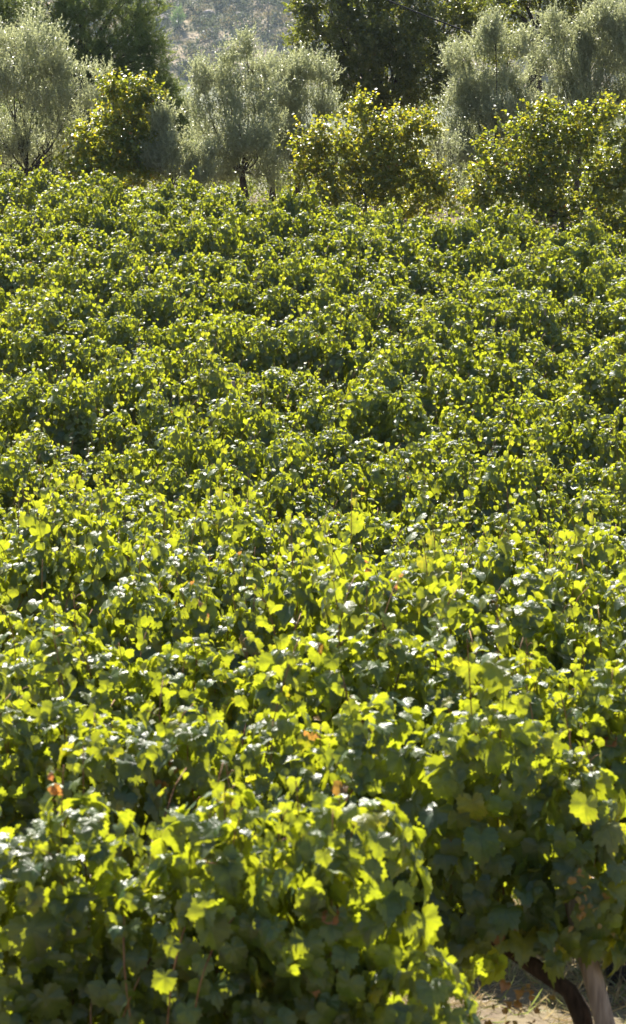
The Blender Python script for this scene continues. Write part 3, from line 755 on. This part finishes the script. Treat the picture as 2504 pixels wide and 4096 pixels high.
tree('cypress_tree', 'tall dark feathery conifer filling the top left corner', 'tree', 330, 101, (330, 300), LB(101,
     (40, 40, 130, 80, .3), (180, 30, 110, 90, -.3), (330, 40, 110, 80, -.6), (460, 40, 100, 80, -.3), (590, 30, 55, 60, .2), (580, 110, 55, 50, 0), (520, 120, 100, 70, -.6), (250, 120, 110, 80, -.7), (120, 120, 110, 80, 0),
     (330, 190, 110, 70, -1.0), (450, 200, 110, 70, -1.1), (590, 190, 80, 60, -.3), (610, 180, 45, 40, 0), (540, 260, 100, 70, -.9), (610, 260, 60, 50, 0), (400, 280, 110, 70, -.7), (600, 340, 90, 60, -.6), (500, 360, 110, 60, -.9), (630, 330, 40, 35, .1),
     (660, 400, 55, 40, 0), (590, 420, 100, 60, -.5), (700, 450, 40, 35, .2), (660, 480, 60, 50, -.2), (620, 500, 100, 60, -.3), (690, 540, 45, 40, 0), (640, 590, 90, 60, 0), (400, 440, 130, 80, .4), (-60, 90, 100, 140, .3), (40, 330, 150, 110, .6), (200, 360, 140, 100, .5), (60, 500, 160, 110, .6), (250, 500, 150, 100, .5), (100, 640, 200, 90, .7), (330, 600, 140, 110, .6), (500, 580, 110, 110, .5), (690, 410, 60, 60, -.4), (735, 470, 45, 55, -.2), (700, 550, 85, 75, -.3), (650, 620, 110, 80, -.2), (300, -80, 260, 90, .4), (540, -60, 90, 70, .2)),
     .32, M_BARK, dict(CYP, twigs=3000), M_CYP, 61, subs=4, clump=(8, .36, 1.1), thin=.02)
# twisted dead snag behind the middle olives
sn = place(1192, 330, 96.5); sb = np.array([sn[0], 96.5, float(ground_z(sn[0], 96.5))])
t = Tubes()
def pv(x, y): return place(x, y, 96.5)
t.add(np.array([sb, pv(1196, 420), pv(1190, 330), pv(1196, 285)]), [.09, .075, .06, .05], 7, .12)
for seq in ([(1196, 285), (1190, 262), (1186, 240), (1190, 228)], [(1196, 285), (1203, 268), (1206, 252), (1200, 242), (1212, 246)], [(1190, 262), (1181, 252), (1180, 247)]):
    t.add(np.array([pv(*q) for q in seq]), np.linspace(.045, .02, len(seq)), 6, .12)
me = t.mesh('snag'); me.transform(Matrix.Translation(-Vector(sb)))
tag(link('dead_tree', me, M_BARK), 'twisted bare dead branch standing beside the oak edge', 'tree').location = sb

# cable crossing in front of the oak
a, b = place(1380, -75, 95.5), place(2200, 235, 95.5)
t = Tubes(); t.add(curve(a, b, (0, 0, -.12), 24), .022, 8)
tag(link('power_cable', t.mesh('cable'), M_CABLE), 'dark cable slanting down across the oak tree', 'cable')
# two slender masts on the lower hillside
for x, w, lab in ((1072, .17, 'slender upright pole in the haze left of the oak'), (1110, .15, 'fainter thin pole in the haze nearest the oak')):
    top = place(x, -40 if x < 1100 else 190, 1090.0); g = float(hill_z(np.array(top[0]), np.array(1090.0)))
    t = Tubes(); t.add(np.array([[0, 0, -.3], [0, 0, (top[2] - g) * .5], [0, 0, max(2.0, top[2] - g)]]), [w * 1.3, w, w * .8], 8)
    tag(link('utility_pole', t.mesh('pole'), M_BARK), lab, 'pole').location = (top[0], 1090.0, g)

# ------------------------------------------------------------------ hillside scrub and rocks
def hill_at(px, py):
    """where the ray through a photo pixel meets the hill"""
    for Y in np.arange(1082, 1500, 1.0):
        p = place(px, py, Y)
        if p[2] <= float(hill_z(np.array(p[0]), np.array(Y))): return np.array([p[0], Y, float(hill_z(np.array(p[0]), np.array(Y)))])
    return p
rs = np.random.default_rng(77)
n = 4200
px_, py_ = rs.uniform(-140, 140, n), rs.uniform(1086, 1280, n)
keep = lump(px_, py_, 24, 9) > -1.05
px_, py_ = px_[keep], py_[keep]; n = len(px_)
pz_ = hill_z(px_, py_)
sz_ = rs.lognormal(.80, .42, n)
per = 90
d = nrmz(rs.normal(size=(n, per, 3))); d[..., 2] = np.abs(d[..., 2])
rad = rs.uniform(.35, 1.0, (n, per)) * (1 + .2 * rs.normal(size=(n, per)))
P_ = np.stack([px_, py_, pz_ - .05], 1)[:, None] + d * (rad * sz_[:, None])[..., None] * np.array([1, 1, .95])
tone = np.clip(rs.normal(.45, .25, (n, 1)) + rs.normal(0, .15, (n, per)), 0, 1)
dry = np.where(rs.random((n, 1)) < .28, rs.uniform(.5, 1, (n, 1)), 0) + np.zeros((n, per))
D_ = np.stack([tone.ravel(), dry.ravel(), np.zeros(n * per), np.ones(n * per)], 1)
me = leaf_mesh('scrub', [blade(.22, 3, .1, .3, base=.7), blade(.3, 3, .3, .2, base=.7)], P_.reshape(-1, 3), nrmz(d * .7 + rs.normal(size=d.shape) * .5 + [0, 0, .5]).reshape(-1, 3), nrmz(rs.normal(size=d.shape) + d * .3).reshape(-1, 3), (rs.uniform(.50, 1.0, (n, per)) * (.5 + sz_[:, None] * .2)).ravel(), D_)
tag(link('hillside_scrub', me, M_SCRUB), 'grey green scrub and dry tufts over the hillside', 'scrub', kind='stuff')

def boulder(w, h, seed):
    import bmesh
    bm = bmesh.new(); bmesh.ops.create_icosphere(bm, subdivisions=4, radius=1)
    r = np.random.default_rng(seed); pl = nrmz(r.normal(size=(16, 3))); dd = r.uniform(.62, .98, 16)
    for v in bm.verts:
        c = np.array(v.co); k = (pl @ c).clip(.05) ; c = c * min(1, (dd / k).min()); c = c * (1 + .04 * math.sin(c[0] * 9 + seed) * math.sin(c[1] * 8 + c[2] * 7))
        v.co = (c[0] * w, c[1] * w * .8, c[2] * h)
    me = bpy.data.meshes.new('boulder'); bm.to_mesh(me); bm.free()
    for p in me.polygons: p.use_smooth = False
    return me
for (x, y, w, h, lab) in ((612, 80, .95, .75, 'big rounded grey boulder on the hill beside the conifer'), (640, 62, .8, .5, 'second grey rock touching the big boulder beside the conifer'),
                          (830, 40, .55, .3, 'dark flat rock high on the hill above the middle olive'), (890, 185, .7, .3, 'low rock with dry grass in the middle of the hill'), (1180, 42, .5, .35, 'dark rock on the hill close to the oak branch'),
                          (950, 45, .5, .3, 'pale rock ledge near the top of the hill gap'), (885, 150, .6, .25, 'flat rock above the low grassy rock on the hill')):
    p = hill_at(x, y + 20)
    o = tag(link('boulder', boulder(w * 5, h * 5, int(x)), M_ROCK), lab, 'rock', 'rocks lying on the dry hillside'); o.location = p; o.rotation_euler = (0, 0, x)
# the bright young pine on the hill
p = hill_at(712, 118)
root = thing('pine_tree', 'bright green pine standing alone on the dry hillside', 'tree', tuple(p)); root.scale = (5, 5, 5)
t = Tubes(); t.add(np.array([[0, 0, -.1], [.02, 0, .6], [0, 0, 1.25]]), [.05, .035, .012], 7); link('trunk', t.mesh('trunk'), M_BARK, root)
link('crown', foliage('crown', [(np.array([0, 0, .5]), np.array([.42, .42, .40])), (np.array([0, 0, .85]), np.array([.32, .32, .38])), (np.array([.02, 0, 1.2]), np.array([.16, .16, .28]))], CY_, 160, 22, .3, .14, 1.0, .6, seed=71), M_PINE, root)

# ------------------------------------------------------------------ bottom right corner: crate of grapes, dry grass, fallen canes
cp = place(2655, 3880, 17.2); cpz = float(ground_z(cp[0], 17.2))
crate = thing('harvest_crate', 'dark perforated plastic harvest crate half hidden behind the leaning post', 'crate', (cp[0], 17.2, cpz), math.radians(-14))
cw, cd, ch, th = .56, .36, .27, .012
import bmesh
def bars(name, boxes, mat_, parent):
    bm = bmesh.new()
    for (x, y, z, w, d_, h) in boxes:
        g = bmesh.ops.create_cube(bm, size=1)
        bmesh.ops.scale(bm, vec=(w, d_, h), verts=g['verts']); bmesh.ops.translate(bm, vec=(x, y, z), verts=g['verts'])
    me = bpy.data.meshes.new(name); bm.to_mesh(me); bm.free()
    return link(name, me, mat_, parent)
def grid_wall(L_, along_x, off):
    out = []
    nxh, nzh = int(L_ / .028), 5
    z0, z1 = .02, .165
    def bx(u, z, w, h, dep=th):
        return (u, off, z, w, dep, h) if along_x else (off, u, z, dep, w, h)
    out.append(bx(0, .01, L_, .02)); out.append(bx(0, (z1 + ch - .03) / 2, L_, ch - .03 - z1))
    for i in range(nxh + 1): out.append(bx(-L_ / 2 + L_ * i / nxh, (z0 + z1) / 2, .013, z1 - z0 - .001, th - .002))
    for j in range(1, nzh): out.append(bx(0, z0 + (z1 - z0) * j / nzh, L_ - .002, .013, th - .004))
    return out
bars('front_panel', grid_wall(cw, True, -cd / 2), M_CRATE, crate)
bars('back_panel', grid_wall(cw, True, cd / 2), M_CRATE, crate)
bars('side_panel', grid_wall(cd - th - .004, False, -cw / 2 + th / 2), M_CRATE, crate)
bars('side_panel', grid_wall(cd - th - .004, False, cw / 2 - th / 2), M_CRATE, crate)
bars('base', [(0, 0, .004, cw - .03, cd - .03, .008)], M_CRATE, crate)
bars('rim', [(0, -cd / 2, ch - .015, cw + .03, .03, .028), (0, cd / 2, ch - .015, cw + .03, .03, .028), (-cw / 2, 0, ch - .015, .028, cd - .032, .026), (cw / 2, 0, ch - .015, .028, cd - .032, .026)], M_CRATE, crate)
fc = bpy.data.curves.new('crate_lettering', 'FONT'); fc.body = 'roso'; fc.size = .042; fc.extrude = .0008; fc.align_x = 'LEFT'
fo = bpy.data.objects.new('tmp_lettering', fc); C.objects.link(fo)
dg = bpy.context.evaluated_depsgraph_get(); fme = bpy.data.meshes.new_from_object(fo.evaluated_get(dg)); bpy.data.objects.remove(fo)
fl = link('lettering', fme, M_PRINT, crate); fl.rotation_euler = (math.radians(90), 0, 0); fl.location = (-.115, -cd / 2 - th / 2 - .0015, .188)
bars('square_mark', [(.02, -cd / 2 - th / 2 - .001, .20, .04, .002, .035)], M_PRINT, crate)
# grapes and leaves heaped in it
rs = np.random.default_rng(9)
bm = bmesh.new()
for k in range(240):
    x, y = rs.uniform(-cw / 2 + .04, cw / 2 - .04), rs.uniform(-cd / 2 + .04, cd / 2 - .04)
    g = bmesh.ops.create_icosphere(bm, subdivisions=1, radius=rs.uniform(.008, .0105))
    bmesh.ops.translate(bm, vec=(x, y, ch - .055 + rs.uniform(-.015, .03) + .03 * math.sin(x * 20) * math.sin(y * 25)), verts=g['verts'])
me = bpy.data.meshes.new('grape_heap'); bm.to_mesh(me); bm.free()
for p_ in me.polygons: p_.use_smooth = True
gh = tag(link('grape_heap', me, M_GRAPE), 'golden ripe grapes heaped inside the dark crate', 'grapes', kind='stuff'); gh.location = (cp[0], 17.2, cpz); gh.rotation_euler = (0, 0, math.radians(-14))

# dry grass, litter on the ground of the near rows
n = 15000
gx, gy = rs.uniform(-.4, 3.2, n), rs.uniform(13.2, 20.5, n)
k = lump(gx * 3, gy * 3, 1.5, 4) + rs.normal(size=n) * .6 > .1
gx, gy = gx[k], gy[k]; n = len(gx)
gz = soil_z(gx, gy)
per = 7
P_ = np.stack([gx, gy, gz], 1)[:, None] + rs.normal(size=(n, per, 3)) * np.array([.03, .03, 0]) + np.array([0, 0, -.004])
T_ = nrmz(rs.normal(size=(n, per, 3)) * np.array([1, 1, .25]) + np.array([0, 0, .45]))
green = np.where(rs.random((n, 1)) < .36, rs.uniform(.4, 1, (n, 1)), 0) + np.zeros((n, per))
D_ = np.stack([rs.random(n * per), green.ravel(), np.where(rs.random(n * per) < .06, .8, 0), np.ones(n * per)], 1)
tag(link('dry_grass', leaf_mesh('dry_grass', GR, P_.reshape(-1, 3), T_.reshape(-1, 3), rs.normal(size=(n * per, 3)) + [0, 0, .6], rs.uniform(.05, .16, n * per), D_), M_STRAW), 'dry straw coloured grass between the near rows', 'grass', kind='stuff')
# pruned canes lying on the crate edge
for (x0, y0, x1, y1, Y, lab) in ((2395, 3712, 2520, 3640, 17.5, 'pale pruned cane leaning over the crate rim'), (2420, 3700, 2500, 3660, 17.9, 'thin fallen cane behind the crate')):
    t = Tubes(); t.add(curve(place(x0, y0, Y), place(x1, y1, Y + .12), (0, 0, .015), 7), np.linspace(.006, .004, 7), 6, .1)
    tag(link('fallen_cane', t.mesh('cane'), M_STRAW), lab, 'cane')

# ------------------------------------------------------------------ the hazy air
bm = bmesh.new(); bmesh.ops.create_cube(bm, size=1)
me = bpy.data.meshes.new('haze'); bm.to_mesh(me); bm.free()
hz = bpy.data.objects.new('haze', me); C.objects.link(hz)
zlo, zhi = -12.0, 110.0
hz.scale = (2100, 2300, zhi - zlo); hz.location = (0, 900, (zhi + zlo) / 2)
m = bpy.data.materials.new('haze_air'); m.use_nodes = True
N, L = m.node_tree.nodes, m.node_tree.links
N.remove(N['Principled BSDF'])
pvn = N.new('ShaderNodeVolumePrincipled'); pvn.inputs['Color'].default_value = (.68, .84, 1.0, 1); pvn.inputs['Density'].default_value = .00006; pvn.inputs['Anisotropy'].default_value = .5
L.new(pvn.outputs[0], N['Material Output'].inputs['Volume'])
me.materials.append(m)
tag(hz, kind='stuff')
